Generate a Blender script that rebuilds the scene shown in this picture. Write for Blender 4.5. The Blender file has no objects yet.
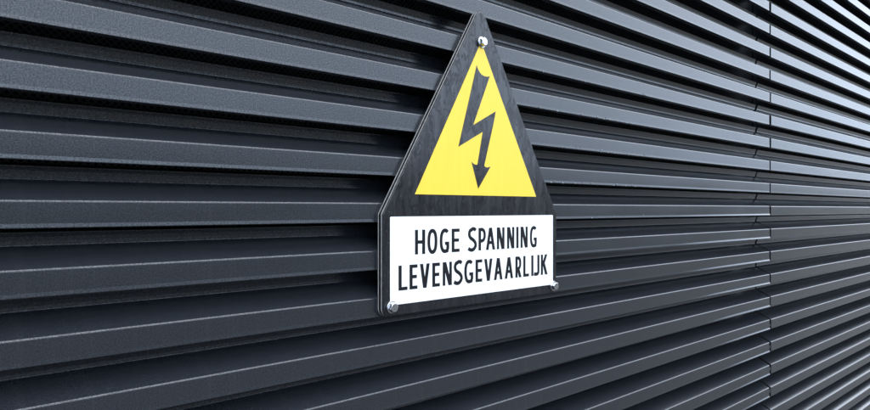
import bpy, bmesh, math, random
from mathutils import Vector, Matrix
random.seed(7)
sc = bpy.context.scene
COL = sc.collection
MM = 0.001
# ------------------------------------------------------------------ measures (metres)
PITCH = 0.071            # louvre pitch
EYE = 1.50               # camera height
DIST = 0.7802            # camera to the blade faces
JOINT = 2.190            # where the two panels meet
GAP = 0.013
X0, X1 = -0.80, 5.20     # ends of the louvre wall
N0, N1 = -18, 19         # blade rows
FACE_TOP = EYE + 0.0085  # top edge of the blade row nearest the eye
SIGN_X = 0.8389

# ------------------------------------------------------------------ helpers
def mesh_obj(name, verts, faces, mats, parent=None, mat_idx=None, smooth=False, loc=None):
    me = bpy.data.meshes.new(name)
    me.from_pydata([tuple(v) for v in verts], [], faces)
    for m in (mats if isinstance(mats, (list, tuple)) else [mats]):
        me.materials.append(m)
    if mat_idx:
        for p, i in zip(me.polygons, mat_idx): p.material_index = i
    if smooth:
        for p in me.polygons: p.use_smooth = True
    me.update()
    o = bpy.data.objects.new(name, me); COL.objects.link(o)
    if parent: o.parent = parent
    if loc: o.location = loc
    return o

def thing(name, label, cat, loc=(0, 0, 0), group=None):
    o = bpy.data.objects.new(name, None); COL.objects.link(o)
    o.location = loc; o['label'] = label; o['category'] = cat
    o.empty_display_size = 0.05
    if group: o['group'] = group
    return o

def box(vs, fs, x0, x1, y0, y1, z0, z1):
    b = len(vs)
    vs += [(x0,y0,z0),(x1,y0,z0),(x1,y1,z0),(x0,y1,z0),(x0,y0,z1),(x1,y0,z1),(x1,y1,z1),(x0,y1,z1)]
    fs += [(b,b+3,b+2,b+1),(b+4,b+5,b+6,b+7),(b,b+1,b+5,b+4),(b+1,b+2,b+6,b+5),(b+2,b+3,b+7,b+6),(b+3,b,b+4,b+7)]

# ------------------------------------------------------------------ materials
def new_mat(name):
    m = bpy.data.materials.new(name); m.use_nodes = True
    nt = m.node_tree; b = nt.nodes['Principled BSDF']
    return m, nt, b
def N(nt, t, **kw):
    n = nt.nodes.new(t)
    for k, v in kw.items(): setattr(n, k, v)
    return n
def coords(nt, scale=(1, 1, 1), kind='Object'):
    tc = N(nt, 'ShaderNodeTexCoord'); mp = N(nt, 'ShaderNodeMapping')
    mp.inputs['Scale'].default_value = scale
    nt.links.new(tc.outputs[kind], mp.inputs['Vector'])
    return mp.outputs['Vector']
def noise(nt, vec, scale, detail=2, rough=.5):
    n = N(nt, 'ShaderNodeTexNoise'); n.inputs['Scale'].default_value = scale
    n.inputs['Detail'].default_value = detail; n.inputs['Roughness'].default_value = rough
    nt.links.new(vec, n.inputs['Vector']); return n.outputs['Fac']
def ramp(nt, fac, stops):
    r = N(nt, 'ShaderNodeValToRGB'); e = r.color_ramp.elements
    while len(e) < len(stops): e.new(.5)
    for el, (p, c) in zip(e, stops):
        el.position = p; el.color = (*c, 1) if len(c) == 3 else c
    nt.links.new(fac, r.inputs['Fac']); return r.outputs['Color']
def maprange(nt, fac, a, b, c, d):
    m = N(nt, 'ShaderNodeMapRange')
    for i, v in enumerate((a, b, c, d)): m.inputs[i + 1].default_value = v
    nt.links.new(fac, m.inputs[0]); return m.outputs[0]
def mix(nt, fac, a, b, mode='MIX'):
    m = N(nt, 'ShaderNodeMix', data_type='RGBA', blend_type=mode)
    for s, v in ((0, fac), (6, a), (7, b)):
        if hasattr(v, 'links'): nt.links.new(v, m.inputs[s])
        else: m.inputs[s].default_value = v
    return m.outputs[2]
def bump(nt, b, h, strength, dist):
    n = N(nt, 'ShaderNodeBump'); n.inputs['Strength'].default_value = strength
    n.inputs['Distance'].default_value = dist
    nt.links.new(h, n.inputs['Height']); nt.links.new(n.outputs['Normal'], b.inputs['Normal'])

# powder-coated anthracite aluminium
def powder(name):
    m, nt, b = new_mat(name)
    v = coords(nt)
    grain = noise(nt, v, 650, 3, .6)
    cloud = noise(nt, coords(nt, (1.2, 1, 9)), 3.0, 4, .6)
    streak = noise(nt, coords(nt, (60, 1, 2.5)), 1.0, 4, .65)
    c = ramp(nt, grain, [(.30, (.0095, .0112, .0143)), (.70, (.0230, .0264, .0328))])
    dust = maprange(nt, streak, .52, .80, 0, .22)
    c = mix(nt, dust, c, (.05, .052, .057, 1))
    nt.links.new(c, b.inputs['Base Color'])
    r = maprange(nt, cloud, .3, .7, ROUGH - .04, ROUGH + .05)
    nt.links.new(r, b.inputs['Roughness'])
    b.inputs['IOR'].default_value = 1.6
    wave = noise(nt, coords(nt, (1.0, 1, 4)), 2.2, 2)
    add = N(nt, 'ShaderNodeMath', operation='MULTIPLY_ADD')
    nt.links.new(wave, add.inputs[0]); add.inputs[1].default_value = 0.0
    nt.links.new(grain, add.inputs[2])
    nt.links.new(maprange(nt, noise(nt, v, 560, 4, .75), .40, .62, .28, .74), b.inputs['Specular IOR Level'])
    bump(nt, b, add.outputs[0], .12, .0006)
    return m
ROUGH = .19
M_blade = powder('anthracite_powder_coat')

m, nt, b = new_mat('black_mesh_wire'); M_mesh = m
b.inputs['Base Color'].default_value = (.040, .046, .056, 1); b.inputs['Roughness'].default_value = .35
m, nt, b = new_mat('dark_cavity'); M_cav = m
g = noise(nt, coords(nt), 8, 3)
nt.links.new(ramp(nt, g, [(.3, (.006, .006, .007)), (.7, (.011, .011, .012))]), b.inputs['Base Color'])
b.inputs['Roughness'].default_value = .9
m, nt, b = new_mat('black_profile'); M_mull = m
b.inputs['Base Color'].default_value = (.012, .013, .015, 1); b.inputs['Roughness'].default_value = .45

# black engraved laminate board with dried rain marks
def board_mat():
    m, nt, b = new_mat('black_laminate')
    drip = noise(nt, coords(nt, (90, 1, 9)), 1.0, 5, .65)
    tc = N(nt, 'ShaderNodeTexCoord')
    wob = N(nt, 'ShaderNodeTexNoise'); wob.inputs['Scale'].default_value = 22; wob.inputs['Detail'].default_value = 2
    nt.links.new(tc.outputs['Object'], wob.inputs['Vector'])
    sc_ = N(nt, 'ShaderNodeVectorMath', operation='SCALE'); sc_.inputs['Scale'].default_value = .03
    nt.links.new(wob.outputs['Color'], sc_.inputs[0])
    ad = N(nt, 'ShaderNodeVectorMath', operation='ADD')
    nt.links.new(tc.outputs['Object'], ad.inputs[0]); nt.links.new(sc_.outputs[0], ad.inputs[1])
    mp = N(nt, 'ShaderNodeMapping'); mp.inputs['Scale'].default_value = (48, 1, 20)
    nt.links.new(ad.outputs[0], mp.inputs['Vector'])
    blot = noise(nt, mp.outputs['Vector'], 1.0, 3, .55)
    c = ramp(nt, drip, [(.38, (.009, .009, .011)), (.62, (.014, .014, .017)), (.74, (.021, .021, .024))])
    c = mix(nt, maprange(nt, blot, .53, .60, 0, .75), c, (.008, .008, .011, 1))
    nt.links.new(c, b.inputs['Base Color'])
    r1 = maprange(nt, drip, .4, .65, .13, .19)
    mm = N(nt, 'ShaderNodeMath', operation='ADD')
    nt.links.new(r1, mm.inputs[0]); nt.links.new(maprange(nt, blot, .52, .59, 0, .12), mm.inputs[1])
    nt.links.new(mm.outputs[0], b.inputs['Roughness'])
    vein = ramp(nt, blot, [(.0, (.5,)*3), (.44, (.5,)*3), (.475, (.22,)*3), (.51, (.44,)*3), (.60, (.34,)*3), (1.0, (.34,)*3)])
    dl = maprange(nt, drip, .42, .62, .90, 1.07)
    sl = N(nt, 'ShaderNodeMath', operation='MULTIPLY')
    nt.links.new(vein, sl.inputs[0]); nt.links.new(dl, sl.inputs[1])
    nt.links.new(sl.outputs[0], b.inputs['Specular IOR Level'])
    vo = N(nt, 'ShaderNodeTexVoronoi'); vo.inputs['Scale'].default_value = 1.0
    nt.links.new(coords(nt, (110, 1, 75)), vo.inputs['Vector'])
    c = mix(nt, maprange(nt, vo.outputs['Distance'], .13, .18, .7, 0), c, (.030, .031, .035, 1))
    nt.links.new(c, b.inputs['Base Color'])
    b.inputs['IOR'].default_value = 1.58
    bump(nt, b, noise(nt, coords(nt), 500, 2), .06, .0004)
    return m
M_board = board_mat()
m, nt, b = new_mat('pale_cut_edge'); M_edge = m
g = noise(nt, coords(nt), 120, 3)
nt.links.new(ramp(nt, g, [(.3, (.26, .255, .25)), (.7, (.42, .415, .40))]), b.inputs['Base Color'])
b.inputs['Roughness'].default_value = .5
m, nt, b = new_mat('yellow_film'); M_yel = m
g = noise(nt, coords(nt, (60, 1, 8)), 1, 4, .6)
nt.links.new(ramp(nt, g, [(.3, (.81, .565, .036)), (.7, (.835, .590, .043))]), b.inputs['Base Color'])
b.inputs['Roughness'].default_value = .45
m, nt, b = new_mat('white_film'); M_white = m
g = noise(nt, coords(nt, (50, 1, 10)), 1, 4, .6)
nt.links.new(ramp(nt, g, [(.3, (.80, .80, .79)), (.7, (.84, .84, .83))]), b.inputs['Base Color'])
b.inputs['Roughness'].default_value = .45
m, nt, b = new_mat('black_print'); M_ink = m
b.inputs['Base Color'].default_value = (.008, .008, .010, 1); b.inputs['Roughness'].default_value = .6; b.inputs['Specular IOR Level'].default_value = .15
m, nt, b = new_mat('zinc_plated_steel'); M_zinc = m
b.inputs['Metallic'].default_value = 1
g = noise(nt, coords(nt), 260, 3)
nt.links.new(ramp(nt, g, [(.3, (.42, .43, .45)), (.7, (.66, .67, .68))]), b.inputs['Base Color'])
nt.links.new(maprange(nt, g, .3, .7, .10, .24), b.inputs['Roughness'])
bump(nt, b, g, .15, .0005)
m, nt, b = new_mat('rain_water'); M_water = m
b.inputs['Base Color'].default_value = (.16, .18, .20, 1); b.inputs['Roughness'].default_value = .06
b.inputs['IOR'].default_value = 1.33
m, nt, b = new_mat('facade_render'); M_fac = m
g = noise(nt, coords(nt), 40, 4)
nt.links.new(ramp(nt, g, [(.3, (.07, .072, .076)), (.7, (.10, .102, .106))]), b.inputs['Base Color'])
b.inputs['Roughness'].default_value = .8
m, nt, b = new_mat('ground_gravel_and_turf'); M_ground = m
v = coords(nt)
stone = noise(nt, v, 60, 4, .7); patch = noise(nt, v, .35, 4)
turf = ramp(nt, noise(nt, v, 9, 5, .7), [(.3, (.020, .023, .019)), (.7, (.038, .042, .035))])
grav = ramp(nt, stone, [(.3, (.030, .030, .031)), (.7, (.070, .068, .066))])
geo = N(nt, 'ShaderNodeNewGeometry'); sx = N(nt, 'ShaderNodeSeparateXYZ')
nt.links.new(geo.outputs['Position'], sx.inputs[0])
nt.links.new(mix(nt, maprange(nt, sx.outputs['Y'], -7.0, -5.5, 1, 0), grav, turf), b.inputs['Base Color'])
b.inputs['Roughness'].default_value = .95
bump(nt, b, stone, .6, .02)

# ------------------------------------------------------------------ blade profile (y into the wall, z up; front face top = 0,0)
def arc_corner(prev, cur, nxt, r, n=5):
    a = (Vector(prev) - Vector(cur)); c = (Vector(nxt) - Vector(cur))
    la, lc = a.length, c.length; a.normalize(); c.normalize()
    ang = a.angle(c); d = min(r / math.tan(ang / 2), la * .49, lc * .49)
    rr = d * math.tan(ang / 2)
    p0 = Vector(cur) + a * d; p1 = Vector(cur) + c * d
    cen = Vector(cur) + (a + c).normalized() * (rr / math.sin(ang / 2))
    v0, v1 = p0 - cen, p1 - cen
    t = v0.angle_signed(v1)
    out = []
    for i in range(n + 1):
        k = -t * i / n
        out.append(Vector((v0.x * math.cos(k) - v0.y * math.sin(k), v0.x * math.sin(k) + v0.y * math.cos(k))) + cen)
    return out

def profile(lip):            # lip = how far the lower edge kicks out, in mm
    pts = [(15.0, -27.6), (12.0, -29.0), (-lip, -29.0), (0.0, -24.0), (0.0, 0.0), (44.0, 22.6), (43.5, 27.5), (41.9, 33.0), (39.3, 38.2), (45.0, 40.5)]
    rad = [0, 1.0, .9, 3.0, 3.0, 1.6, 13.0, 13.0, 1.6, 0]
    line = [Vector(pts[0])]
    for i in range(1, len(pts) - 1):
        line += arc_corner(pts[i - 1], pts[i], pts[i + 1], rad[i], 6 if i != 3 else 3)
    line.append(Vector(pts[-1]))
    # thickness 1.6 mm inwards
    t = 1.5; inner = []
    for i, p in enumerate(line):
        d = (line[min(i + 1, len(line) - 1)] - line[max(i - 1, 0)]).normalized()
        n = Vector((d.y, -d.x))
        inner.append(p + n * t)
    return line, inner

def blade_mesh(name, length, lip, flare):
    # the lower edge is bent out a little over the last half metre before the joint
    xs = [0.0] + ([length - .62 + .62 * i / 12 for i in range(13)] if flare else [length])
    vs, fs = [], []
    for x in xs:
        q = max(0.0, (x - length + .62) / .62) if flare else 0
        line, inner = profile(lip + flare * q ** 1.3)
        ring = line + inner[::-1]
        n = len(ring)
        vs += [(x, p.x * MM, p.y * MM) for p in ring]
    for a in range(len(xs) - 1):
        for i in range(n):
            j = (i + 1) % n
            fs.append((a * n + i, a * n + j, a * n + n + j, a * n + n + i))
    k = len(line)
    for base in (0, n * (len(xs) - 1)):                               # end faces as quads along the sheet
        for i in range(k - 1):
            a, b2, c2, d2 = base + i, base + i + 1, base + n - 2 - i, base + n - 1 - i
            fs.append((a, d2, c2, b2) if base == 0 else (a, b2, c2, d2))
    me = bpy.data.meshes.new(name); me.from_pydata(vs, [], fs); me.materials.append(M_blade)
    bm = bmesh.new(); bm.from_mesh(me); bmesh.ops.recalc_face_normals(bm, faces=bm.faces)
    bm.to_mesh(me); bm.free()
    return me

def expanded_mesh(name, w, h, parent, loc):
    vs, fs = [], []
    s, t, dep = 0.0085, 0.0010, 0.0010
    k = 1.0
    for sgn in (1, -1):
        c = -h if sgn == 1 else 0.0
        while c < (w if sgn == 1 else w + h):
            # line: x = c + sgn*z
            if sgn == 1: z0, z1 = max(0, -c), min(h, w - c)
            else:        z0, z1 = max(0, c - w), min(h, c)
            if z1 - z0 > .002:
                xa, xb = c + sgn * z0, c + sgn * z1
                b = len(vs); y = 0 if sgn == 1 else .0012
                for (x, z) in ((xa, z0), (xb, z1)):
                    vs += [(x - t, y, z), (x + t, y, z), (x + t, y + dep, z), (x - t, y + dep, z)]
                fs += [(b, b+1, b+5, b+4), (b+1, b+2, b+6, b+5), (b+2, b+3, b+7, b+6), (b+3, b, b+4, b+7)]
            c += s
    return mesh_obj(name, vs, fs, M_mesh, parent, loc=loc)

def louvre_panel(x0, x1, lip, flare, label, tilt):
    w = x1 - x0
    zb = FACE_TOP + N0 * PITCH - .04; zt = FACE_TOP + N1 * PITCH + .05
    p = thing('louvre_panel', label, 'louvre panel', (x0, 0, zb), 'anthracite louvre panels')
    proto = None
    me = blade_mesh('blade', w, lip, flare)
    me_straight = blade_mesh('blade', w, lip, 0)
    for n in range(N0, N1 + 1):
        if proto is None:
            o = bpy.data.objects.new('blade', me); proto = o
        else:
            o = proto.copy()
        o.data = me if n <= 0 else me_straight
        COL.objects.link(o); o.parent = p
        o.location = (0, random.uniform(-.0006, .0006), FACE_TOP + n * PITCH - zb + random.uniform(-.0003, .0003))
        o.location.x = random.uniform(-.0018, .0018)
        o.rotation_euler.x = tilt + random.uniform(-.007, .007)
        o.rotation_euler.y = random.uniform(-.0003, .0003)
    expanded_mesh('insect_mesh', w, zt - zb, p, (0, .0525, 0))
    # carrier rails behind the blades
    xs = [.012, w * .5, w - .034]
    for x in xs:
        vs, fs = [], []
        box(vs, fs, x, x + .022, .0565, .110, 0, zt - zb)
        mesh_obj('carrier_rail', vs, fs, M_mull, p)
    return p

pA = louvre_panel(X0, JOINT - GAP / 2, .42, 2.5, 'dark grey horizontal louvre panel that carries the triangular high voltage sign', 0.0)
pB = louvre_panel(JOINT + GAP / 2, X1, .12, 0, 'dark grey louvre panel on the far right beyond the vertical joint, without a sign', 0.004)

# rain drops clinging to the lower edges just right of the sign
def drops(blade, count, seed):
    rnd = random.Random(seed)
    bm = bmesh.new()
    for i in range(count):
        x = rnd.uniform(1.00, 1.42) - X0
        rx, rz = rnd.uniform(.0011, .0030), rnd.uniform(.0009, .0019)
        mat = Matrix.Translation((x, -.0006, -.0285 + rnd.uniform(-.0008, .0075) * rnd.random())) @ Matrix.Diagonal((rx, .0012, rz, 1))
        bmesh.ops.create_icosphere(bm, subdivisions=2, radius=1, matrix=mat)
    me = bpy.data.meshes.new('water_drops'); bm.to_mesh(me); bm.free(); me.materials.append(M_water)
    for p in me.polygons: p.use_smooth = True
    o = bpy.data.objects.new('water_drops', me); COL.objects.link(o); o.parent = blade; o['kind'] = 'stuff'
bl_list = [c for c in pA.children if c.name.startswith('blade')]
for n, c in ((0, 6), (1, 12), (2, 13), (3, 11), (4, 6)):
    drops(bl_list[n - N0], c, 40 + n)

# ------------------------------------------------------------------ building behind the louvres
zb = FACE_TOP + N0 * PITCH - .05; zt = FACE_TOP + N1 * PITCH + .06
bl = thing('utility_building', 'low dark utility building whose wall is clad in grey louvres', 'building', (X0 - .1, 0, 0))
ox = X0 - .1; W = X1 - X0 + .2
vs, fs = [], []
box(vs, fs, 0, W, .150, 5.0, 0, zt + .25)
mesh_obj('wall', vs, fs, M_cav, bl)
vs, fs = [], []
box(vs, fs, 0, W, .02, .148, 0, zb - .004)
mesh_obj('plinth', vs, fs, M_fac, bl)
vs, fs = [], []
box(vs, fs, -.02, W + .02, -.03, 5.03, zt + .255, zt + .33)
mesh_obj('roof_edge', vs, fs, M_blade, bl)
vs, fs = [], []
box(vs, fs, 0, W, .0, .148, zt + .004, zt + .25)
mesh_obj('fascia', vs, fs, M_blade, bl)
for x in (0.0, W - .096):
    vs, fs = [], []
    box(vs, fs, x, x + .096, .0, .148, zb, zt)
    mesh_obj('corner_trim', vs, fs, M_blade, bl)

# ------------------------------------------------------------------ the sign (millimetres, x right, z up, front faces -y)
BT = 12.0
sg = thing('warning_sign', 'black triangular sign with yellow lightning warning and white Dutch text plate, bolted to the louvres', 'sign', (SIGN_X, -0.0006, EYE))
def to3(p, y): return (p[0] * MM, -y * MM, p[1] * MM)

def rounded(poly, radii, n=6):
    out = []
    L = len(poly)
    for i in range(L):
        out += arc_corner(poly[i - 1], poly[i], poly[(i + 1) % L], radii[i], n)
    return out
outline = [(-216, -162), (216, -162), (216, -7.5), (0, 350.2), (-216, -7.5)]
rads = [13, 13, 5, 13, 5]
def inset_outline(d):
    # shrink the straight outline by d, keep the roundings concentric
    L = len(outline); res = []
    for i in range(L):
        p0, p1, p2 = (Vector(outline[(i + k) % L]) for k in (-1, 0, 1))
        e1 = (p1 - p0).normalized(); e2 = (p2 - p1).normalized()
        n1 = Vector((-e1.y, e1.x)); n2 = Vector((-e2.y, e2.x))
        bis = (n1 + n2); k = d / (1 + n1.dot(n2))
        res.append(tuple(p1 + bis * k))
    return rounded(res, [max(.5, r - d) for r in rads])
layers = [(0, 0.8), (0.6, 0), (2.6, 0), (2.8, .5), (7.4, .5), (7.6, 0), (9.8, 0), (10.0, .0), (11.4, .7), (BT, 1.8)]
lmat = [1, 1, 0, 0, 0, 1, 1, 0, 0]
vs, fs, mi = [], [], []
for y, d in layers:
    ring = inset_outline(d); nR = len(ring)
    vs += [to3(p, y) for p in ring]
for k in range(len(layers) - 1):
    for i in range(nR):
        j = (i + 1) % nR
        fs.append((k * nR + i, k * nR + j, (k + 1) * nR + j, (k + 1) * nR + i)); mi.append(lmat[k])
fs.append(tuple(range(nR))[::-1]); mi.append(0)
fs.append(tuple((len(layers) - 1) * nR + i for i in range(nR))); mi.append(0)
mesh_obj('board', vs, fs, [M_board, M_edge], sg, mi)

def slab(name, poly, y0, y1, mat, parent, bevel=0):
    n = len(poly)
    vs = [to3(p, y0) for p in poly] + [to3(p, y1) for p in poly]
    fs = [(i, (i + 1) % n, n + (i + 1) % n, n + i) for i in range(n)] + [tuple(range(n))[::-1], tuple(range(n, 2 * n))]
    me = bpy.data.meshes.new(name); me.from_pydata(vs, [], fs); me.materials.append(mat)
    bm = bmesh.new(); bm.from_mesh(me)
    bmesh.ops.triangulate(bm, faces=[f for f in bm.faces if len(f.verts) > 4])
    bmesh.ops.recalc_face_normals(bm, faces=bm.faces)
    bm.to_mesh(me); bm.free()
    o = bpy.data.objects.new(name, me); COL.objects.link(o); o.parent = parent
    return o
tri = slab('yellow_triangle', [(-152, 23), (152, 23), (0, 286.5)], BT - .05, BT + .35, M_yel, sg)
arrow = [(-11.3, 245), (-9.3, 240.2), (-6.3, 236.1), (-3.2, 233), (0.5, 230.6), (5, 229), (10.2, 228.4), (16, 228.7), (21.8, 230.4),
         (-20.0, 142.1), (37.5, 171.0), (32.5, 152), (7.6, 74.6), (10, 72.6), (15, 71.6), (23.9, 73.6), (-7.6, 34.6), (-24.4, 79.9), (-19.5, 76.6), (-14, 75.2), (-9.6, 75.6), (3.8, 132.6), (-55.9, 103.0)]
slab('lightning_arrow', arrow, BT + .35, BT + .60, M_board, tri)
plate = slab('text_plate', rounded([(-202, -145), (203.5, -145), (203.5, -11.6), (-202, -11.6)], [2, 2, 2, 2]), BT - .05, BT + .45, M_white, sg)

# --- lettering: strokes
def ribbon(pts, t, closed=False):
    pts = [Vector(p) for p in pts]; n = len(pts); L, R = [], []
    for i in range(n):
        a = pts[i - 1] if (i > 0 or closed) else None
        c = pts[(i + 1) % n] if (i < n - 1 or closed) else None
        p = pts[i]
        if a is None: d = (c - p).normalized(); k = 1
        elif c is None: d = (p - a).normalized(); k = 1
        else:
            d1 = (p - a).normalized(); d2 = (c - p).normalized(); d = (d1 + d2).normalized()
            k = 1 / max(.35, d.dot(d1))
        nn = Vector((-d.y, d.x)) * (t / 2 * k)
        L.append(p + nn); R.append(p - nn)
    q = []
    for i in range(n if closed else n - 1):
        j = (i + 1) % n
        q.append([L[i], L[j], R[j], R[i]])
    return q
def para(xa, ya, xb, yb, th):      # slanted stem cut level at both ends
    return [[Vector((xa - th/2, ya)), Vector((xa + th/2, ya)), Vector((xb + th/2, yb)), Vector((xb - th/2, yb))]]
def rect(x0, y0, x1, y1): return [[Vector((x0, y0)), Vector((x1, y0)), Vector((x1, y1)), Vector((x0, y1))]]
def ell(cx, cy, rx, ry, a0, a1, n=20, e=2.35):
    out = []
    for i in range(n + 1):
        a = math.radians(a0 + (a1 - a0) * i / n); c, s = math.cos(a), math.sin(a)
        out.append((cx + rx * math.copysign(abs(c) ** (2 / e), c), cy + ry * math.copysign(abs(s) ** (2 / e), s)))
    return out
def bez(pts, n=8):
    out = [pts[0]]
    for i in range(0, len(pts) - 1, 3):
        p0, p1, p2, p3 = pts[i:i + 4]
        for k in range(1, n + 1):
            u = k / n; a, b_, c, d = (1-u)**3, 3*u*(1-u)**2, 3*u*u*(1-u), u**3
            out.append((a*p0[0]+b_*p1[0]+c*p2[0]+d*p3[0], a*p0[1]+b_*p1[1]+c*p2[1]+d*p3[1]))
    return out
def glyph(ch, W, H, t):
    h = t * .82            # bars a little thinner than stems
    S = []                 # list of strokes, each a list of quads
    if ch == 'H': S = [rect(0, 0, t, H), rect(W - t, 0, W, H), rect(t, H*.5 - h/2, W - t, H*.5 + h/2)]
    elif ch == 'I': S = [rect(W/2 - t/2, 0, W/2 + t/2, H)]
    elif ch == 'L': S = [rect(0, 0, t, H), rect(t, 0, W, h)]
    elif ch == 'E': S = [rect(0, 0, t, H), rect(t, 0, W, h), rect(t, H - h, W, H), rect(t, H*.51 - h/2, W*.92, H*.51 + h/2)]
    elif ch == 'O': S = [ribbon(ell(W/2, H/2, W/2 - t/2, H/2 + .4 - h/2, 0, 342, 38), t * .95, True)]
    elif ch == 'G':
        S = [ribbon(ell(W*.56, H/2, W*.56 - t/2, H/2 + .4 - h/2, 52, 272, 26) + [(W*.8, h*.62), (W - t/2, h*1.45)], t * .95),
             rect(W - t, h*1.2, W, H*.46), rect(W*.56, H*.46 - h, W - t, H*.46)]
    elif ch == 'S':
        S = [ribbon(bez([(W*.90, H*.90), (W*.75, H*.99), (W*.52, H*.99), (W*.42, H - h*.5), (W*.10, H*.93), (0, H*.64), (W*.40, H*.54),
                         (W*.78, H*.45), (W*1.10, H*.27), (W*.72, H*.10), (W*.50, h*.0), (W*.22, h*.3), (W*.03, H*.12)]), t * .95)]
    elif ch in 'PR':
        yb = H*.42
        S = [rect(0, 0, t, H), ribbon([(t, H - h/2)] + ell(W*.38, (H - h/2 + yb)/2, W*.60 - t/2, (H - h/2 - yb)/2, 90, -90, 16) + [(t, yb)], t * .9)]
        if ch == 'R': S.append(para(W*.45, yb, W - t*.55, 0, t*1.15))
    elif ch == 'A': S = [para(t*.55, 0, W/2 - .3, H, t*1.05), para(W - t*.55, 0, W/2 + .3, H, t*1.05), rect(W*.24, H*.26, W*.76, H*.26 + h)]
    elif ch == 'V': S = [para(W/2 - .3, 0, t*.55, H, t*1.05), para(W/2 + .3, 0, W - t*.55, H, t*1.05)]
    elif ch == 'N': S = [rect(0, 0, t*.92, H), rect(W - t*.92, 0, W, H), para(W - t*.62, 0, t*.62, H, t*1.2)]
    elif ch == 'J': S = [ribbon([(W - t/2, H), (W - t/2, H*.2)] + bez([(W - t/2, H*.2), (W - t/2, h*.6), (W*.5, h*.1), (W*.04, h*.75)], 7)[1:], t)]
    elif ch == 'K': S = [rect(0, 0, t, H), para(t*.95, H*.45, W - t*.65, H, t*1.15), para(W - t*.55, 0, t*1.35, H*.55, t*1.2)]
    return S
def lettering(row, z_base, H, t, slope=0.0):
    vs, fs = [], []
    for li, (ch, xa, xb) in enumerate(row):
        W = xb - xa
        for si, st in enumerate(glyph(ch, W, H, t)):
            y = BT + .45 + .10 + .035 * si + .015 * (li % 2)
            for q in st:
                b = len(vs)
                area = sum(q[i].x * q[(i+1) % 4].y - q[(i+1) % 4].x * q[i].y for i in range(4))
                if area < 0: q = q[::-1]
                P = [(p.x + xa, p.y + z_base) for p in q]
                vs += [to3(p, y) for p in P] + [to3(p, BT + .44) for p in P]
                fs.append((b, b+1, b+2, b+3))
                fs += [(b+i, b+4+i, b+4+(i+1) % 4, b+(i+1) % 4) for i in range(4)]
    return mesh_obj('lettering', vs, fs, M_ink, plate)
row1 = [('H', -152.1, -130.6), ('O', -125.9, -103.8), ('G', -98.9, -77.3), ('E', -71.6, -53.1), ('S', -32.7, -11.8), ('P', -7.0, 12.2), ('A', 11.7, 35.9), ('N', 40.4, 60.8), ('N', 67.9, 87.9), ('I', 94.1, 99.5), ('N', 105.7, 126.3), ('G', 132.8, 153.4)]
row2 = [('L', -185.7, -167.6), ('E', -163.5, -146.9), ('V', -141.9, -120.7), ('E', -115.2, -98.4), ('N', -92.1, -71.1), ('S', -66.5, -46.2), ('G', -42.1, -20.0), ('E', -14.5, 2.5), ('V', 7.4, 28.8), ('A', 32.5, 55.7), ('A', 61.4, 84.8), ('R', 91.0, 108.3), ('L', 113.5, 130.1), ('I', 137.8, 142.6), ('J', 144.4, 161.6), ('K', 165.9, 186.3)]
lettering(row1, -70.8, 38.4, 6.45)
lettering(row2, -124.3, 38.2, 6.45)

# --- bolts: washer + domed hex head
def bolt(x, z, rot, lean):
    vs, fs, sm = [], [], []
    def ring(r, y, n=36, hexa=0.0):
        b = len(vs)
        for i in range(n):
            a = 2 * math.pi * i / n + rot
            rr = r
            if hexa:
                k = ((a - rot) % (math.pi / 3)) - math.pi / 6
                rr = r * ((1 - hexa) + hexa * math.cos(math.pi / 6) / math.cos(k)) 
            vs.append((rr * math.cos(a) * MM, -y * MM, rr * math.sin(a) * MM))
        return b, n
    seq = [(9.6, 0, 0), (9.6, 1.2, 0), (9.1, 1.7, 0), (8.3, 1.75, 0), (8.0, 1.9, 1), (8.0, 6.4, 1), (7.3, 7.5, .6), (6.2, 8.0, .1), (2.0, 8.15, 0)]
    rs = [ring(r, y, 36, h) for r, y, h in seq]
    for (b0, n), (b1, _) in zip(rs, rs[1:]):
        for i in range(n):
            j = (i + 1) % n
            fs.append((b0 + i, b0 + j, b1 + j, b1 + i))
    fs.append(tuple(range(rs[-1][0], rs[-1][0] + 36)))
    me = bpy.data.meshes.new('bolt'); me.from_pydata(vs, [], fs); me.materials.append(M_zinc)
    bm = bmesh.new(); bm.from_mesh(me); bmesh.ops.recalc_face_normals(bm, faces=bm.faces); bm.to_mesh(me); bm.free()
    o = bpy.data.objects.new('bolt', me); COL.objects.link(o); o.parent = sg
    o.location = (x * MM, -(BT + .46) * MM, z * MM)
    o.rotation_euler = lean
    return o
bolt(-199.5, -147.5, .2, (0.03, 0, .02))
bolt(0.8, 285.5, .55, (-.02, 0, .03))
bolt(204.8, -147.8, .9, (.02, 0, -.04))

# ------------------------------------------------------------------ ground sheet with an unseen bank added as dark skyline for the reflections
def axis(a, b, near):
    out = []
    for i in range(61):
        u = i / 30 - 1
        out.append(math.copysign(abs(u) ** 3.2, u) * (b if u > 0 else -a) + near)
    return out
gx = axis(-500, 500, 2.0); gy = axis(-500, 500, -3.0)
def gz(x, y):
    d = max(0.0, -y - 9.0)
    s = min(1.0, d / 14.0); s = s * s * (3 - 2 * s)
    return s * (SKYLINE_BANK + .35 * math.sin(x * .11 + 1) + .2 * math.sin(x * .31))
SKYLINE_BANK = 3.7
vs = [(x, y, gz(x, y)) for y in gy for x in gx]
fs = [(j * 61 + i, j * 61 + i + 1, (j + 1) * 61 + i + 1, (j + 1) * 61 + i) for j in range(60) for i in range(60)]
g = mesh_obj('ground', vs, fs, M_ground, smooth=True); g['kind'] = 'structure'

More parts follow.
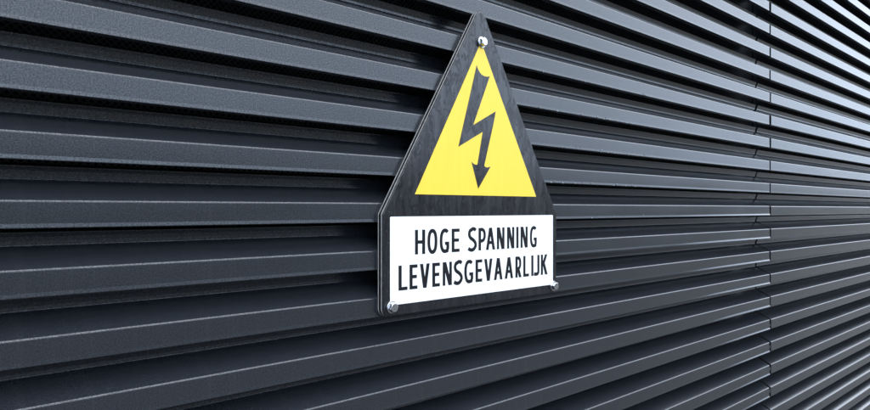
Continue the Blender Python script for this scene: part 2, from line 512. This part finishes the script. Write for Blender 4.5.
# ------------------------------------------------------------------ light
SUN_EL, SUN_AZ = math.radians(35), math.radians(68)      # azimuth clockwise from +Y
CLOUD = 3.0
w = bpy.data.worlds.new('World'); sc.world = w; w.use_nodes = True
nt = w.node_tree; bg = nt.nodes['Background']
sky = nt.nodes.new('ShaderNodeTexSky'); sky.sky_type = 'NISHITA'; sky.sun_disc = False
sky.sun_elevation = SUN_EL; sky.sun_rotation = SUN_AZ
sky.air_density = 1.0; sky.dust_density = 3.0; sky.ozone_density = 1.0
hs = nt.nodes.new('ShaderNodeHueSaturation'); hs.inputs['Saturation'].default_value = .6
nt.links.new(sky.outputs[0], hs.inputs['Color']); 
# broken high cloud over the blue: brighter overhead than near the horizon, as a clouded sky is
tc = nt.nodes.new('ShaderNodeTexCoord'); sxyz = nt.nodes.new('ShaderNodeSeparateXYZ')
nt.links.new(tc.outputs['Generated'], sxyz.inputs[0])
cl = ramp(nt, sxyz.outputs['Z'], [(0.0, (.40, .51, .69)), (.13, (.58, .72, .94)), (.3, (.80, .95, 1.17)), (.6, (1.42, 1.54, 1.70)), (1.0, (1.78, 1.88, 2.04))])
vm = nt.nodes.new('ShaderNodeVectorMath'); vm.operation = 'SCALE'; side = maprange(nt, sxyz.outputs['X'], -.2, 1.0, CLOUD, CLOUD * 1.2)      # brighter on the sun's side
nt.links.new(side, vm.inputs['Scale'])
nt.links.new(cl, vm.inputs[0])
cn = noise(nt, coords(nt, (1, 1, 2.2), 'Generated'), 2.6, 4, .55)
nt.links.new(mix(nt, maprange(nt, cn, .35, .62, .78, .95), hs.outputs[0], vm.outputs[0]), bg.inputs['Color'])
bg.inputs['Strength'].default_value = .15
sd = bpy.data.lights.new('sun', 'SUN'); sd.energy = .5; sd.angle = math.radians(20); sd.color = (1, .97, .93)
so = bpy.data.objects.new('sun', sd); COL.objects.link(so)
dirv = Vector((math.sin(SUN_AZ) * math.cos(SUN_EL), math.cos(SUN_AZ) * math.cos(SUN_EL), math.sin(SUN_EL)))
so.rotation_euler = dirv.to_track_quat('Z', 'Y').to_euler(); so.location = dirv * 20

# ------------------------------------------------------------------ camera
cd = bpy.data.cameras.new('camera'); cam = bpy.data.objects.new('camera', cd); COL.objects.link(cam)
cam.location = (0, -DIST, EYE)
cam.rotation_euler = (math.radians(90), 0, -math.radians(43.568))
cd.sensor_fit = 'HORIZONTAL'; cd.sensor_width = 36; cd.lens = 663 / 870 * 36
cd.shift_y = 4.0 / 870
cd.clip_start = .01; cd.clip_end = 3000
sc.camera = cam
sc.cycles.max_bounces = 6; sc.cycles.diffuse_bounces = 3; sc.cycles.glossy_bounces = 4
vs_ = sc.view_settings
vs_.view_transform = 'Standard'; vs_.look = 'None'; vs_.gamma = 1; vs_.use_curve_mapping = False
vs_.exposure = EXPO if 'EXPO' in globals() else 2.45
